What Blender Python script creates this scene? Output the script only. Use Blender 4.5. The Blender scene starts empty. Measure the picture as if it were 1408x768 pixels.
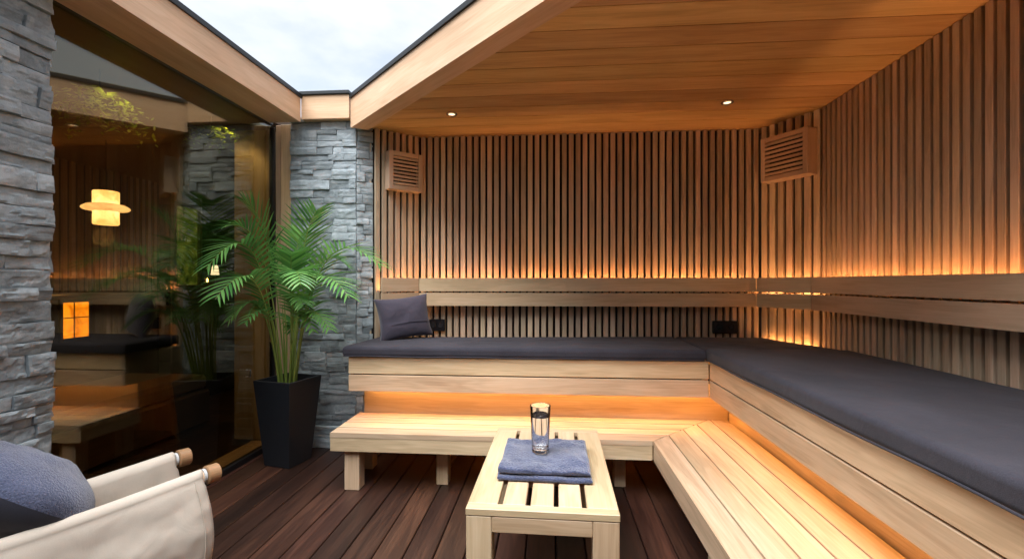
import bpy, math, random
from mathutils import Vector, Matrix, noise
random.seed(11)
sc = bpy.context.scene
COL = sc.collection
RND = random.Random(5)

# ------------------------------------------------------------------ builder
class MB:
    def __init__(s):
        s.v=[]; s.f=[]; s.g=[]; s.t=[]; s.m=[]
    def add(s, verts, faces, g=None, tone=None, mi=0):
        o=len(s.v)
        if tone is None: tone=RND.random()
        off=Vector((RND.uniform(0,40),RND.uniform(0,40),RND.uniform(0,40)))
        for i,p in enumerate(verts):
            p=Vector(p); s.v.append(p)
            s.g.append((Vector(g[i]) if g else p)+off); s.t.append(tone)
        for f in faces: s.f.append([o+k for k in f]); s.m.append(mi)
    def box(s, c, d, rz=0, ax=0, ch=.003, tone=None, mi=0, rot=None):
        """chamfered box: centre, full sizes, rotation about z, grain axis"""
        hx,hy,hz=[k/2 for k in d]; ch=min(ch,hx*.45,hy*.45,hz*.45)
        P=[];idx={}
        for sx in(-1,1):
            for sy in(-1,1):
                for sz in(-1,1):
                    for a in range(3):
                        q=[sx*hx,sy*hy,sz*hz]
                        for b,sg in enumerate((sx,sy,sz)):
                            if b!=a: q[b]-=sg*ch
                        idx[(sx,sy,sz,a)]=len(P); P.append(Vector(q))
        F=[]
        def face(keys):
            pts=[P[k] for k in keys]; cen=sum(pts,Vector())/len(pts)
            n=(pts[1]-pts[0]).cross(pts[2]-pts[0])
            F.append(keys if n.dot(cen)>0 else keys[::-1])
        for a in range(3):
            b,c2=[k for k in range(3) if k!=a]
            for sg in(-1,1):
                ks=[]
                for(u,w) in((-1,-1),(1,-1),(1,1),(-1,1)):
                    t=[0,0,0];t[a]=sg;t[b]=u;t[c2]=w; ks.append(idx[(*t,a)])
                face(ks)
            for u in(-1,1):
                for w in(-1,1):
                    t=[0,0,0];t[b]=u;t[c2]=w
                    t[a]=-1;k1=idx[(*t,b)];k2=idx[(*t,c2)]
                    t[a]=1;k3=idx[(*t,c2)];k4=idx[(*t,b)]
                    face([k1,k2,k3,k4])
        for sx in(-1,1):
            for sy in(-1,1):
                for sz in(-1,1): face([idx[(sx,sy,sz,a)] for a in range(3)])
        order=[ax]+[k for k in range(3) if k!=ax]
        g=[(p[order[0]],p[order[1]],p[order[2]]) for p in P]
        M=rot if rot is not None else Matrix.Rotation(rz,3,'Z')
        s.add([M@p+Vector(c) for p in P],F,g,tone,mi)
    def prism(s, pts, z0, z1, gdir=(1,0), tone=None, mi=0, ch=0.002):
        n=len(pts); ar=sum(pts[i][0]*pts[(i+1)%n][1]-pts[(i+1)%n][0]*pts[i][1] for i in range(n))
        if ar<0: pts=pts[::-1]
        cx=sum(p[0] for p in pts)/n; cy=sum(p[1] for p in pts)/n
        def ins(p):
            d=Vector((p[0]-cx,p[1]-cy)); l=d.length or 1
            return (p[0]-d.x/l*ch*1.4,p[1]-d.y/l*ch*1.4)
        rings=[[(*ins(p),z0) for p in pts],[(*p,z0+ch) for p in pts],[(*p,z1-ch) for p in pts],[(*ins(p),z1) for p in pts]]
        V=[q for r in rings for q in r]; F=[list(range(n))[::-1],[3*n+i for i in range(n)]]
        for r in range(3):
            for i in range(n):
                j=(i+1)%n; F.append([r*n+i,r*n+j,(r+1)*n+j,(r+1)*n+i])
        gd=Vector(gdir).normalized(); gp=Vector((-gd.y,gd.x))
        g=[(gd.dot(Vector(q[:2])),gp.dot(Vector(q[:2])),q[2]) for q in V]
        s.add(V,F,g,tone,mi)
    def grid(s, fn, nu, nv, closeu=False, tone=None, mi=0, g=None, flip=False):
        V=[fn(i/nu,j/nv) for j in range(nv+1) for i in range(nu+(0 if closeu else 1))]
        w=nu if closeu else nu+1; F=[]
        for j in range(nv):
            for i in range(nu):
                a=j*w+i; b=j*w+(i+1)%w; c=(j+1)*w+(i+1)%w; d=(j+1)*w+i
                F.append([d,c,b,a] if flip else [a,b,c,d])
        s.add(V,F,g,tone,mi)
    def tube(s, pts, rad, n=8, tone=None, mi=0, cap=True):
        pts=[Vector(p) for p in pts]
        if not isinstance(rad,(list,tuple)): rad=[rad]*len(pts)
        V=[];F=[];up=Vector((0,0,1))
        t0=(pts[1]-pts[0]).normalized()
        if abs(t0.dot(up))>.95: up=Vector((1,0,0))
        x=t0.cross(up).normalized()
        G=[];L=0
        for i,p in enumerate(pts):
            t=(pts[min(i+1,len(pts)-1)]-pts[max(i-1,0)]).normalized()
            x=(x-t*x.dot(t)).normalized(); y=t.cross(x)
            if i: L+=(p-pts[i-1]).length
            for k in range(n):
                a=2*math.pi*k/n; V.append(p+(x*math.cos(a)+y*math.sin(a))*rad[i]); G.append((L,math.cos(a)*rad[i],math.sin(a)*rad[i]))
        for i in range(len(pts)-1):
            for k in range(n): F.append([i*n+k,i*n+(k+1)%n,(i+1)*n+(k+1)%n,(i+1)*n+k])
        if cap: F.append(list(range(n))[::-1]); F.append([(len(pts)-1)*n+k for k in range(n)])
        s.add(V,F,G,tone,mi)
    def lathe(s, prof, c, n=32, tone=None, mi=0, M=None):
        V=[];F=[]
        for r,z in prof:
            for k in range(n):
                a=2*math.pi*k/n; q=Vector((r*math.cos(a),r*math.sin(a),z))
                if M: q=M@q
                V.append(q+Vector(c))
        for i in range(len(prof)-1):
            for k in range(n): F.append([i*n+k,i*n+(k+1)%n,(i+1)*n+(k+1)%n,(i+1)*n+k])
        s.add(V,F,None,tone,mi)
    def build(s, name, mat, parent=None, smooth=False, loc=None, fix=False, sharp=42):
        org=parent.get('_o') if parent else None
        o3=Vector(org) if org is not None else Vector(loc or (0,0,0))
        me=bpy.data.meshes.new(name)
        me.from_pydata([p-o3 for p in s.v],[],s.f)
        ga=me.attributes.new('gc','FLOAT_VECTOR','POINT'); ga.data.foreach_set('vector',[c for q in s.g for c in q])
        ta=me.attributes.new('tone','FLOAT','POINT'); ta.data.foreach_set('value',s.t)
        mats=mat if isinstance(mat,(list,tuple)) else [mat]
        for m in mats: me.materials.append(m)
        me.polygons.foreach_set('material_index',s.m)
        if smooth: me.polygons.foreach_set('use_smooth',[True]*len(me.polygons))
        me.update()
        if fix:
            import bmesh
            b=bmesh.new(); b.from_mesh(me); bmesh.ops.remove_doubles(b,verts=b.verts,dist=.00005); bmesh.ops.recalc_face_normals(b,faces=b.faces); b.to_mesh(me); b.free()
        if smooth and sharp: me.set_sharp_from_angle(angle=math.radians(sharp))
        ob=bpy.data.objects.new(name,me); COL.objects.link(ob)
        if parent: ob.parent=parent
        else: ob.location=o3
        ob['_o']=list(o3)
        return ob

def tag(o,label=None,cat=None,group=None,kind=None):
    if label:o['label']=label
    if cat:o['category']=cat
    if group:o['group']=group
    if kind:o['kind']=kind
    return o
def thing(name,label,cat,loc=(0,0,0),group=None):
    o=bpy.data.objects.new(name,None); o.empty_display_size=.1; COL.objects.link(o); o.location=loc; o['_o']=list(loc)
    return tag(o,label,cat,group)
def subsurf(o,n=2):
    m=o.modifiers.new('s','SUBSURF'); m.levels=n; m.render_levels=n

# ------------------------------------------------------------------ materials
class NT:
    def __init__(s,name):
        s.m=bpy.data.materials.new(name); s.m.use_nodes=True; s.t=s.m.node_tree; s.t.nodes.clear()
        s.out=s.n('ShaderNodeOutputMaterial')
    def n(s,typ,**kw):
        q=s.t.nodes.new(typ)
        for k,v in kw.items():
            if k in q.inputs: q.inputs[k].default_value=v
            else: setattr(q,k,v)
        return q
    def l(s,a,b): s.t.links.new(a,b)
def rgb(c): return (*c,1)
def ramp(T,fac,stops):
    r=T.n('ShaderNodeValToRGB'); e=r.color_ramp.elements
    while len(e)<len(stops): e.new(.5)
    for q,(p,c) in zip(e,stops): q.position=p; q.color=rgb(c)
    T.l(fac,r.inputs[0]); return r
def wood(name,dark,mid,light,rough=.5,tonev=.25,sc_=1.0,bump=.25,spec=.35,knots=True,fig=.5):
    T=NT(name)
    at=T.n('ShaderNodeAttribute',attribute_name='gc'); to=T.n('ShaderNodeAttribute',attribute_name='tone')
    mp=T.n('ShaderNodeMapping'); mp.inputs['Scale'].default_value=(.9*sc_,9*sc_,9*sc_); T.l(at.outputs['Vector'],mp.inputs[0])
    n1=T.n('ShaderNodeTexNoise',Scale=1.6,Detail=3.,Roughness=.45,Distortion=.15); T.l(mp.outputs[0],n1.inputs['Vector'])
    # growth rings: contour bands of the stretched noise
    mu=T.n('ShaderNodeMath',operation='MULTIPLY'); mu.inputs[1].default_value=46; T.l(n1.outputs['Fac'],mu.inputs[0])
    sn=T.n('ShaderNodeMath',operation='SINE'); T.l(mu.outputs[0],sn.inputs[0])
    mp2=T.n('ShaderNodeMapping'); mp2.inputs['Scale'].default_value=(4*sc_,140*sc_,140*sc_); T.l(at.outputs['Vector'],mp2.inputs[0])
    n2=T.n('ShaderNodeTexNoise',Scale=1.,Detail=4.,Roughness=.65); T.l(mp2.outputs[0],n2.inputs['Vector'])
    a=T.n('ShaderNodeMath',operation='MULTIPLY_ADD'); T.l(sn.outputs[0],a.inputs[0]); a.inputs[1].default_value=.13*fig; T.l(n1.outputs['Fac'],a.inputs[2])
    b=T.n('ShaderNodeMath',operation='MULTIPLY_ADD'); T.l(n2.outputs['Fac'],b.inputs[0]); b.inputs[1].default_value=.62; T.l(a.outputs[0],b.inputs[2])
    c=T.n('ShaderNodeMath',operation='SUBTRACT'); T.l(b.outputs[0],c.inputs[0]); c.inputs[1].default_value=.30
    r=ramp(T,c.outputs[0],[(.08,dark),(.5,mid),(.92,light)])
    # per-board tone and slow patchiness
    n3=T.n('ShaderNodeTexNoise',Scale=1.3,Detail=2.); T.l(at.outputs['Vector'],n3.inputs['Vector'])
    tm=T.n('ShaderNodeMapRange'); tm.inputs['To Min'].default_value=1-tonev; tm.inputs['To Max'].default_value=1+tonev; T.l(to.outputs['Fac'],tm.inputs['Value'])
    pm=T.n('ShaderNodeMapRange'); pm.inputs['From Min'].default_value=.3; pm.inputs['From Max'].default_value=.7; pm.inputs['To Min'].default_value=.9; pm.inputs['To Max'].default_value=1.1; T.l(n3.outputs['Fac'],pm.inputs['Value'])
    q=T.n('ShaderNodeMath',operation='MULTIPLY'); T.l(tm.outputs[0],q.inputs[0]); T.l(pm.outputs[0],q.inputs[1])
    vm=T.n('ShaderNodeVectorMath',operation='SCALE'); T.l(r.outputs[0],vm.inputs[0]); T.l(q.outputs[0],vm.inputs['Scale'])
    hs=T.n('ShaderNodeHueSaturation'); T.l(vm.outputs[0],hs.inputs['Color'])
    hm=T.n('ShaderNodeMath',operation='MULTIPLY_ADD'); 
    fr=T.n('ShaderNodeMath',operation='FRACT'); f7=T.n('ShaderNodeMath',operation='MULTIPLY'); f7.inputs[1].default_value=7.31
    T.l(to.outputs['Fac'],f7.inputs[0]); T.l(f7.outputs[0],fr.inputs[0]); T.l(fr.outputs[0],hm.inputs[0]); hm.inputs[1].default_value=.018; hm.inputs[2].default_value=.491
    T.l(hm.outputs[0],hs.inputs['Hue'])
    bs=T.n('ShaderNodeBsdfPrincipled'); T.l(hs.outputs[0],bs.inputs['Base Color'])
    bs.inputs['Specular IOR Level'].default_value=spec
    rr=T.n('ShaderNodeMapRange'); rr.inputs['To Min'].default_value=rough-.08; rr.inputs['To Max'].default_value=rough+.15; T.l(n2.outputs['Fac'],rr.inputs['Value']); T.l(rr.outputs[0],bs.inputs['Roughness'])
    bp=T.n('ShaderNodeBump',Strength=bump,Distance=.0015); T.l(n2.outputs['Fac'],bp.inputs['Height']); T.l(bp.outputs[0],bs.inputs['Normal'])
    T.l(bs.outputs[0],T.out.inputs[0]); return T.m
def plain(name,c,rough=.5,metal=0,spec=.5,bumps=None,var=.0,coord='Object'):
    T=NT(name); bs=T.n('ShaderNodeBsdfPrincipled'); bs.inputs['Base Color'].default_value=rgb(c); bs.inputs['Roughness'].default_value=rough
    bs.inputs['Metallic'].default_value=metal; bs.inputs['Specular IOR Level'].default_value=spec
    tc=T.n('ShaderNodeTexCoord')
    if var:
        n=T.n('ShaderNodeTexNoise',Scale=6.,Detail=5.); T.l(tc.outputs[coord],n.inputs['Vector'])
        r=ramp(T,n.outputs['Fac'],[(.3,[k*(1-var) for k in c]),(.7,[k*(1+var) for k in c])]); T.l(r.outputs[0],bs.inputs['Base Color'])
    if bumps:
        n=T.n('ShaderNodeTexNoise',Scale=bumps[0],Detail=4.); T.l(tc.outputs[coord],n.inputs['Vector'])
        bp=T.n('ShaderNodeBump',Strength=bumps[1],Distance=bumps[2]); T.l(n.outputs['Fac'],bp.inputs['Height']); T.l(bp.outputs[0],bs.inputs['Normal'])
    T.l(bs.outputs[0],T.out.inputs[0]); return T.m
def emis(name,c,s):
    T=NT(name); e=T.n('ShaderNodeEmission',Strength=s); e.inputs[0].default_value=rgb(c); T.l(e.outputs[0],T.out.inputs[0]); return T.m
def fabric(name,c1,c2,scale=900,rough=.9,sheen=.3,bump=.4,dist=.0008,big=4):
    T=NT(name); tc=T.n('ShaderNodeTexCoord'); bs=T.n('ShaderNodeBsdfPrincipled'); bs.inputs['Roughness'].default_value=rough; bs.inputs['Sheen Weight'].default_value=sheen; bs.inputs['Specular IOR Level'].default_value=.2
    v=T.n('ShaderNodeTexNoise',Scale=scale,Detail=2.,Roughness=.7); T.l(tc.outputs['Object'],v.inputs['Vector'])
    n=T.n('ShaderNodeTexNoise',Scale=big*1.,Detail=4.); T.l(tc.outputs['Object'],n.inputs['Vector'])
    a=T.n('ShaderNodeMath',operation='MULTIPLY_ADD'); T.l(v.outputs['Fac'],a.inputs[0]); a.inputs[1].default_value=.8; 
    b=T.n('ShaderNodeMath',operation='MULTIPLY'); T.l(n.outputs['Fac'],b.inputs[0]); b.inputs[1].default_value=.5; T.l(b.outputs[0],a.inputs[2])
    r=ramp(T,a.outputs[0],[(.45,c1),(.85,c2)]); T.l(r.outputs[0],bs.inputs['Base Color'])
    bp=T.n('ShaderNodeBump',Strength=bump,Distance=dist); T.l(v.outputs['Fac'],bp.inputs['Height'])
    nb=T.n('ShaderNodeTexNoise',Scale=big*1.7,Detail=3.,Distortion=1.2); T.l(tc.outputs['Object'],nb.inputs['Vector'])
    b2=T.n('ShaderNodeBump',Strength=.35,Distance=.010); T.l(nb.outputs['Fac'],b2.inputs['Height']); T.l(bp.outputs[0],b2.inputs['Normal']); T.l(b2.outputs[0],bs.inputs['Normal'])
    T.l(bs.outputs[0],T.out.inputs[0]); return T.m
def stone_mat():
    T=NT('slate_stone'); at=T.n('ShaderNodeAttribute',attribute_name='gc'); to=T.n('ShaderNodeAttribute',attribute_name='tone')
    n=T.n('ShaderNodeTexNoise',Scale=9.,Detail=8.,Roughness=.65,Distortion=.6); T.l(at.outputs['Vector'],n.inputs['Vector'])
    r=ramp(T,n.outputs['Fac'],[(.25,(.2,.235,.255)),(.5,(.345,.4,.425)),(.72,(.49,.54,.56))])
    tm=T.n('ShaderNodeMapRange'); tm.inputs['To Min'].default_value=.7; tm.inputs['To Max'].default_value=1.2; T.l(to.outputs['Fac'],tm.inputs['Value'])
    vm=T.n('ShaderNodeVectorMath',operation='SCALE'); T.l(r.outputs[0],vm.inputs[0]); T.l(tm.outputs[0],vm.inputs['Scale'])
    # rusty seams here and there
    n2=T.n('ShaderNodeTexNoise',Scale=3.2,Detail=6.,Roughness=.7); T.l(at.outputs['Vector'],n2.inputs['Vector'])
    m2=ramp(T,n2.outputs['Fac'],[(.63,(0,0,0)),(.72,(.45,.45,.45))])
    mx=T.n('ShaderNodeMixRGB'); T.l(m2.outputs[0],mx.inputs[0]); T.l(vm.outputs[0],mx.inputs[1]); mx.inputs[2].default_value=(.3,.25,.19,1)
    bs=T.n('ShaderNodeBsdfPrincipled'); bs.inputs['Roughness'].default_value=.75; bs.inputs['Specular IOR Level'].default_value=.35; T.l(mx.outputs[0],bs.inputs['Base Color'])
    mp=T.n('ShaderNodeMapping'); mp.inputs['Scale'].default_value=(1,1,3); T.l(at.outputs['Vector'],mp.inputs[0])
    n3=T.n('ShaderNodeTexNoise',Scale=28.,Detail=8.,Roughness=.7); T.l(mp.outputs[0],n3.inputs['Vector'])
    bp=T.n('ShaderNodeBump',Strength=.7,Distance=.008); T.l(n3.outputs['Fac'],bp.inputs['Height']); T.l(bp.outputs[0],bs.inputs['Normal'])
    T.l(bs.outputs[0],T.out.inputs[0]); return T.m
def leafmat(name,c1,c2,tr=.25):
    T=NT(name); to=T.n('ShaderNodeAttribute',attribute_name='tone'); r=ramp(T,to.outputs['Fac'],[(0,c1),(1,c2)])
    bs=T.n('ShaderNodeBsdfPrincipled'); bs.inputs['Roughness'].default_value=.38; T.l(r.outputs[0],bs.inputs['Base Color'])
    tl=T.n('ShaderNodeBsdfTranslucent'); T.l(r.outputs[0],tl.inputs[0]); mx=T.n('ShaderNodeMixShader'); mx.inputs[0].default_value=tr
    T.l(bs.outputs[0],mx.inputs[1]); T.l(tl.outputs[0],mx.inputs[2]); T.l(mx.outputs[0],T.out.inputs[0]); return T.m
def window_glass():
    T=NT('tinted_glass'); tr=T.n('ShaderNodeBsdfTransparent'); tr.inputs[0].default_value=(.80,.72,.53,1)
    gl=T.n('ShaderNodeBsdfGlossy',Roughness=.0); gl.inputs[0].default_value=(.97,.94,.84,1)
    fr=T.n('ShaderNodeLayerWeight',Blend=.5); pw=T.n('ShaderNodeMath',operation='POWER'); pw.inputs[1].default_value=3.6; T.l(fr.outputs['Facing'],pw.inputs[0])
    ad=T.n('ShaderNodeMath',operation='MULTIPLY_ADD'); T.l(pw.outputs[0],ad.inputs[0]); ad.inputs[1].default_value=.92; ad.inputs[2].default_value=.085
    mx=T.n('ShaderNodeMixShader'); T.l(ad.outputs[0],mx.inputs[0]); T.l(tr.outputs[0],mx.inputs[1]); T.l(gl.outputs[0],mx.inputs[2]); T.l(mx.outputs[0],T.out.inputs[0]); return T.m
def glassm(name,ior,c=(1,1,1)):
    T=NT(name); g=T.n('ShaderNodeBsdfPrincipled'); g.inputs['Base Color'].default_value=rgb(c); g.inputs['Roughness'].default_value=0; g.inputs['IOR'].default_value=ior; g.inputs['Transmission Weight'].default_value=1
    T.l(g.outputs[0],T.out.inputs[0]); return T.m

M_BENCH=wood('pale_bench_wood',(.38,.265,.155),(.57,.425,.27),(.7,.555,.38),rough=.5,tonev=.10,fig=.5)
M_RAIL =wood('backrest_wood',(.45,.31,.18),(.63,.46,.29),(.74,.57,.39),rough=.5,tonev=.07,fig=.4)
M_BEAM =wood('beam_timber',(.5,.32,.18),(.66,.45,.28),(.76,.56,.38),rough=.5,tonev=.06,fig=.45)
M_TABLE=wood('table_wood',(.34,.235,.125),(.52,.385,.235),(.64,.5,.33),rough=.42,tonev=.08,fig=.55,spec=.45)
M_SLAT =wood('slat_wood',(.37,.265,.17),(.57,.435,.30),(.70,.56,.41),rough=.6,tonev=.2,sc_=1.6,fig=.5)
M_CEIL =wood('ceiling_wood',(.40,.22,.085),(.58,.35,.145),(.7,.47,.22),rough=.42,tonev=.2,fig=.5)
M_DECK =wood('deck_wood',(.012,.0042,.0028),(.032,.0125,.0075),(.075,.031,.0175),rough=.42,tonev=.55,sc_=.8,fig=.5,spec=.5,bump=.5)
M_VENT =wood('vent_wood',(.40,.27,.17),(.53,.38,.255),(.62,.46,.32),rough=.5,tonev=.03,fig=.3)
M_BACK =plain('dark_backing',(.012,.009,.008),.9)
M_STONE=stone_mat()
M_METAL=plain('dark_flashing',(.035,.037,.04),.45,.6,bumps=(60,.1,.002))
M_BLACK=plain('black_frame',(.012,.012,.013),.4)
M_CUSH =fabric('cushion_fabric',(.023,.022,.030),(.056,.054,.070),scale=420,sheen=.1,bump=.7)
M_PILL =fabric('pillow_fabric',(.05,.043,.062),(.088,.08,.112),scale=800,sheen=.35,bump=.2)
M_TOWEL=fabric('terry_towel',(.019,.026,.064),(.07,.09,.18),scale=150,sheen=.5,bump=1.0,dist=.008,big=9)
M_TOWEL2=fabric('terry_cover',(.045,.058,.115),(.13,.155,.255),scale=170,sheen=.5,bump=1.0,dist=.007,big=7)
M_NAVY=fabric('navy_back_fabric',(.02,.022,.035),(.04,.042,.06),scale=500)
M_CANVAS=fabric('cream_canvas',(.52,.46,.385),(.66,.59,.5),scale=900,sheen=.1,bump=.25)
M_LEATH=plain('tan_leather',(.35,.2,.1),.45,bumps=(120,.3,.002),var=.2)
M_LED=emis('warm_led',(1,.42,.10),13.5)
M_LEDW=emis('backrest_led',(1,.5,.2),21)
M_LEDC=emis('corner_led',(1,.42,.13),14)
M_POT=plain('matte_black_planter',(.014,.017,.022),.42,bumps=(300,.08,.001))
M_SOIL=plain('soil',(.03,.02,.013),.95,bumps=(60,1,.01))
M_LEAF=leafmat('palm_leaf',(.055,.20,.045),(.23,.5,.13))
M_STEM=leafmat('palm_stem',(.16,.24,.04),(.28,.36,.08),.05)
M_SOCK=plain('black_socket',(.012,.011,.013),.35)
M_CHROME=plain('brushed_steel',(.6,.55,.48),.25,1)
M_GLASSP=window_glass()

# ------------------------------------------------------------------ setting constants
ZC=2.52
BY=3.83; RX=1.90; GX=-2.2; YC=3.54
CR=((1.665,BY),(RX,3.42)); CLs=((-1.375,3.575),(-1.08,BY))

# ground to the horizon
g=MB(); g.add([(-400,-400,-.2),(400,-400,-.2),(400,400,-.2),(-400,400,-.2)],[[0,1,2,3]])
tag(g.build('ground',plain('gravel_ground',(.2,.19,.17),.9,bumps=(40,.6,.02),var=.3)),kind='structure')
# deck
g=MB(); x=-.693-.145*16
while x<2.2:
    y=-1.6+RND.uniform(0,.8); g.box((x+.0725,1.2,-.0155),(.139,5.8,.031),ax=1,ch=.004)
    x+=.145
tag(g.build('deck',M_DECK),kind='structure')
g=MB(); g.box((-.4,1.2,-.06),(5.4,5.8,.05)); tag(g.build('deck_underlay',M_BACK),kind='structure')

# ceiling boards inside the diagonal beam line x+y=1.97+
g=MB(); y=BY+.15; KL=2.0
while y>-1.6:
    x0=max(KL-(y)+.0,-1.55); x0b=max(KL-(y-.19),-1.55); xr=RX+.14
    yb=y-.19
    if y<-.1: x0=min(x0,xr-.02)
    if x0<xr-.03:
        # split long boards into two lengths
        sp=RND.uniform(x0+.6,xr-.3) if xr-x0>1.6 and RND.random()<.0 else None
        g.prism([(x0,y),(xr,y),(xr,yb+.006),(max(min(x0b,xr-.01),x0),yb+.006)],ZC,ZC+.02,(1,0),ch=.005)
    y=yb
tag(g.build('ceiling',M_CEIL),kind='structure')
# roof deck above the ceiling (keeps the sky out), edge along the diagonal
g=MB(); g.prism([(-1.5,3.60),(-1.5,4.2),(2.3,4.2),(2.3,-.2)],ZC+.03,ZC+.12,(1,0))

tag(g.build('roof_slab',M_BACK),kind='structure')

# ------------------------------------------------------------------ slat walls
def slat_wall(p0,p1,pitch,w,label,n=None,thick=.03,z0=.0,z1=ZC-.002,off=0.5):
    a=Vector(p0);b=Vector(p1);L=(b-a).length;u=(b-a)/L; nrm=Vector((u.y,-u.x))
    t=thing('slatted_wall',label,'wall',(*((a+b)/2),0))
    rz=math.atan2(u.y,u.x); s=MB(); k=0
    n=round(L/pitch); pitch=L/n
    for k in range(n):
        c=a+u*((k+off)*pitch)-nrm*(thick/2)
        s.box((c.x,c.y,(z0+z1)/2),(w+RND.uniform(-.0015,.0015),thick,z1-z0),rz,ax=2,ch=.0025)
    s.build('slats',M_SLAT,t)
    bk=MB(); c=(a+b)/2-nrm*(thick+.012); bk.box((c.x,c.y,(z0+z1)/2),(L+.02,.02,z1-z0),rz)
    bk.build('backing_board',M_BACK,t)
    return t
slat_wall(CLs[1],CR[0],.0555,.0375,'long wall of upright brown timber slats straight ahead, behind the whole back bench')
slat_wall(CR[0],CR[1],.0675,.045,'narrow angled slatted wall in the right corner, under the right vent box')
slat_wall(CR[1],(RX,-1.5),.0555,.037,'slatted wall running toward the viewer along the right, beside the near grey bench cushion')
slat_wall(CLs[0],CLs[1],.0555,.037,'short angled slatted wall between stone pillar and back wall, under the left vent box')
# outer enclosing wall behind the slats
def plainwall(name,label,c,d,mat,rz=0):
    m=MB(); m.box(c,d,rz,ch=.002); return tag(m.build(name,mat,loc=(c[0],c[1],c[2]-d[2]/2)),label,'wall')
M_REND=plain('grey_render',(.28,.28,.27),.9,bumps=(50,.4,.004),var=.08)
plainwall('outer_wall','plain rendered wall behind the back slats',(.35,4.15,1.25),(3.9,.12,2.7),M_REND)
plainwall('outer_wall','plain rendered wall behind the right slats',(2.2,1.2,1.25),(.12,5.6,2.7),M_REND)
plainwall('outer_wall','plain rendered wall closing the courtyard behind the viewer',(-.05,-1.72,1.25),(4.6,.15,2.7),M_REND)
# timber trim between stone and left slats
m=MB(); m.box((-1.41,3.605,1.26),(.035,.02,ZC-.005),math.radians(40),ax=2); m.box((-1.378,3.622,1.26),(.02,.03,ZC-.005),math.radians(45),ax=2)
tag(m.build('corner_trim',M_SLAT,loc=(-1.41,3.58,0)),'thin upright brown board trimming the edge of the far stone pillar','trim')

# ------------------------------------------------------------------ stone walls
def stone_face(mb,p0,u,n,L,z0,z1,hr,lr,cell,dep,rough=.006,edge=.008):
    u=Vector((*u,0));n=Vector((*n,0));p0=Vector((*p0,0)); z=z0; row=0
    while z<z1-.01:
        h=min(RND.uniform(*hr),z1-z)
        if z1-z-h<hr[0]*.6: h=z1-z
        x=-RND.uniform(0,.1)
        while x<L:
            l=RND.uniform(*lr); xa=max(x,0);xb=min(x+l,L)
            if L-xb<lr[0]*.3: xb=L
            if xb-xa>.02:
                hh=h
                parts=[(z,h)]
                if h>hr[0]*1.6 and RND.random()<.35: k=RND.uniform(.4,.6); parts=[(z,h*k),(z+h*k,h*(1-k))]
                for(zz,hz) in parts:
                    d=RND.choice((0,.3,.5,.7,1))*dep+RND.uniform(0,.25)*dep; seed=Vector((RND.uniform(0,99),RND.uniform(0,99),RND.uniform(0,99)))
                    tilt=RND.uniform(-.05,.05); tz=RND.uniform(-.12,.12); gp=.0012
                    nu=max(3,int((xb-xa)/cell)); nv=max(3,int(hz/cell)); V=[];G=[]
                    jag=[RND.uniform(-.003,.003) for _ in range(4)]
                    for j in range(nv+1):
                        for i in range(nu+1):
                            s=i/nu;t=j/nv
                            xx=xa+gp+(xb-xa-2*gp)*s; zc=zz+gp+(hz-2*gp)*t
                            e=min(s*(xb-xa),(1-s)*(xb-xa),t*hz,(1-t)*hz)
                            q=seed+Vector((xx*6,zc*9,0))
                            nz=noise.fractal(q,.8,2.2,5)*rough*.9 + abs(noise.noise(q*1.7))*rough*1.2 + (.5-noise.cell(q*5))*rough*.35 - abs(noise.noise(q*5))*rough*.7
                            # cleft steps
                            st=noise.noise(seed+Vector((xx*5,zc*22,3))); nz+= rough*.9*(1 if st>.12 else 0)
                            dd=d+nz+(s-.5)*tilt*(xb-xa)+(t-.5)*tz*hz-max(0,(edge-e)/edge)**2*edge*.8
                            zj=noise.noise(seed+Vector((xx*14,t*2,7)))*.0035*(1 if j in(0,nv) else .3)
                            V.append(p0+u*xx+n*dd+Vector((0,0,zc+zj))); G.append((xx*1.,zc*1.,dd))
                    F=[];w=nu+1
                    for j in range(nv):
                        for i in range(nu): a=j*w+i; F.append([a,a+1,a+w+1,a+w])
                    # skirts back
                    ring=[i for i in range(nu+1)]+[(j*w+nu) for j in range(1,nv+1)]+[nv*w+i for i in range(nu-1,-1,-1)]+[j*w for j in range(nv-1,0,-1)]
                    o=len(V)
                    for r in ring:
                        q=V[r]; dq=(q-p0).dot(n); V.append(q-n*(dq+.03)); G.append((G[r][0],G[r][1],-.03))
                    m=len(ring)
                    for k in range(m): F.append([ring[k],o+k,o+(k+1)%m,ring[(k+1)%m]])
                    mb.add(V,F,G)
            x+=l
        z+=h; row+=1
# near pillar: face looks +X, runs along Y
m=MB()
stone_face(m,(-2.145,.55),(0,1),(1,0),1.29,0,2.62,(.05,.10),(.14,.42),0.009,.024,rough=.0050,edge=.003)
stone_face(m,(-2.145,1.845),(-1,0),(0,1),.05,0,2.62,(.06,.11),(.06,.07),.02,.008)
m.box((-2.2,1.19,1.31),(.1,1.28,2.62),ch=.001)
tag(m.build('stone_pillar',M_STONE,loc=(-2.15,1.2,0)),'rough split-face grey stone pillar nearest the viewer, beside the cream armchair','pillar')
# far column
m=MB()
stone_face(m,(-2.04,YC),(1,0),(0,-1),.535,0,2.60,(.04,.085),(.12,.34),.012,.013,rough=.0026,edge=.002)
su=Vector((.12,.065)).normalized()
stone_face(m,(-1.506,YC),(su.x,su.y),(su.y,-su.x),.125,0,2.55,(.04,.085),(.07,.14),.012,.013,rough=.0026,edge=.002)
m.prism([(-2.03,YC+.004),(-1.51,YC+.004),(-1.39,YC+.075),(-1.39,4.1),(-2.03,4.1)],0,2.6)
tag(m.build('stone_pillar',M_STONE,loc=(-1.75,3.8,0)),'grey stacked-stone pillar behind the potted palm','pillar')
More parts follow.
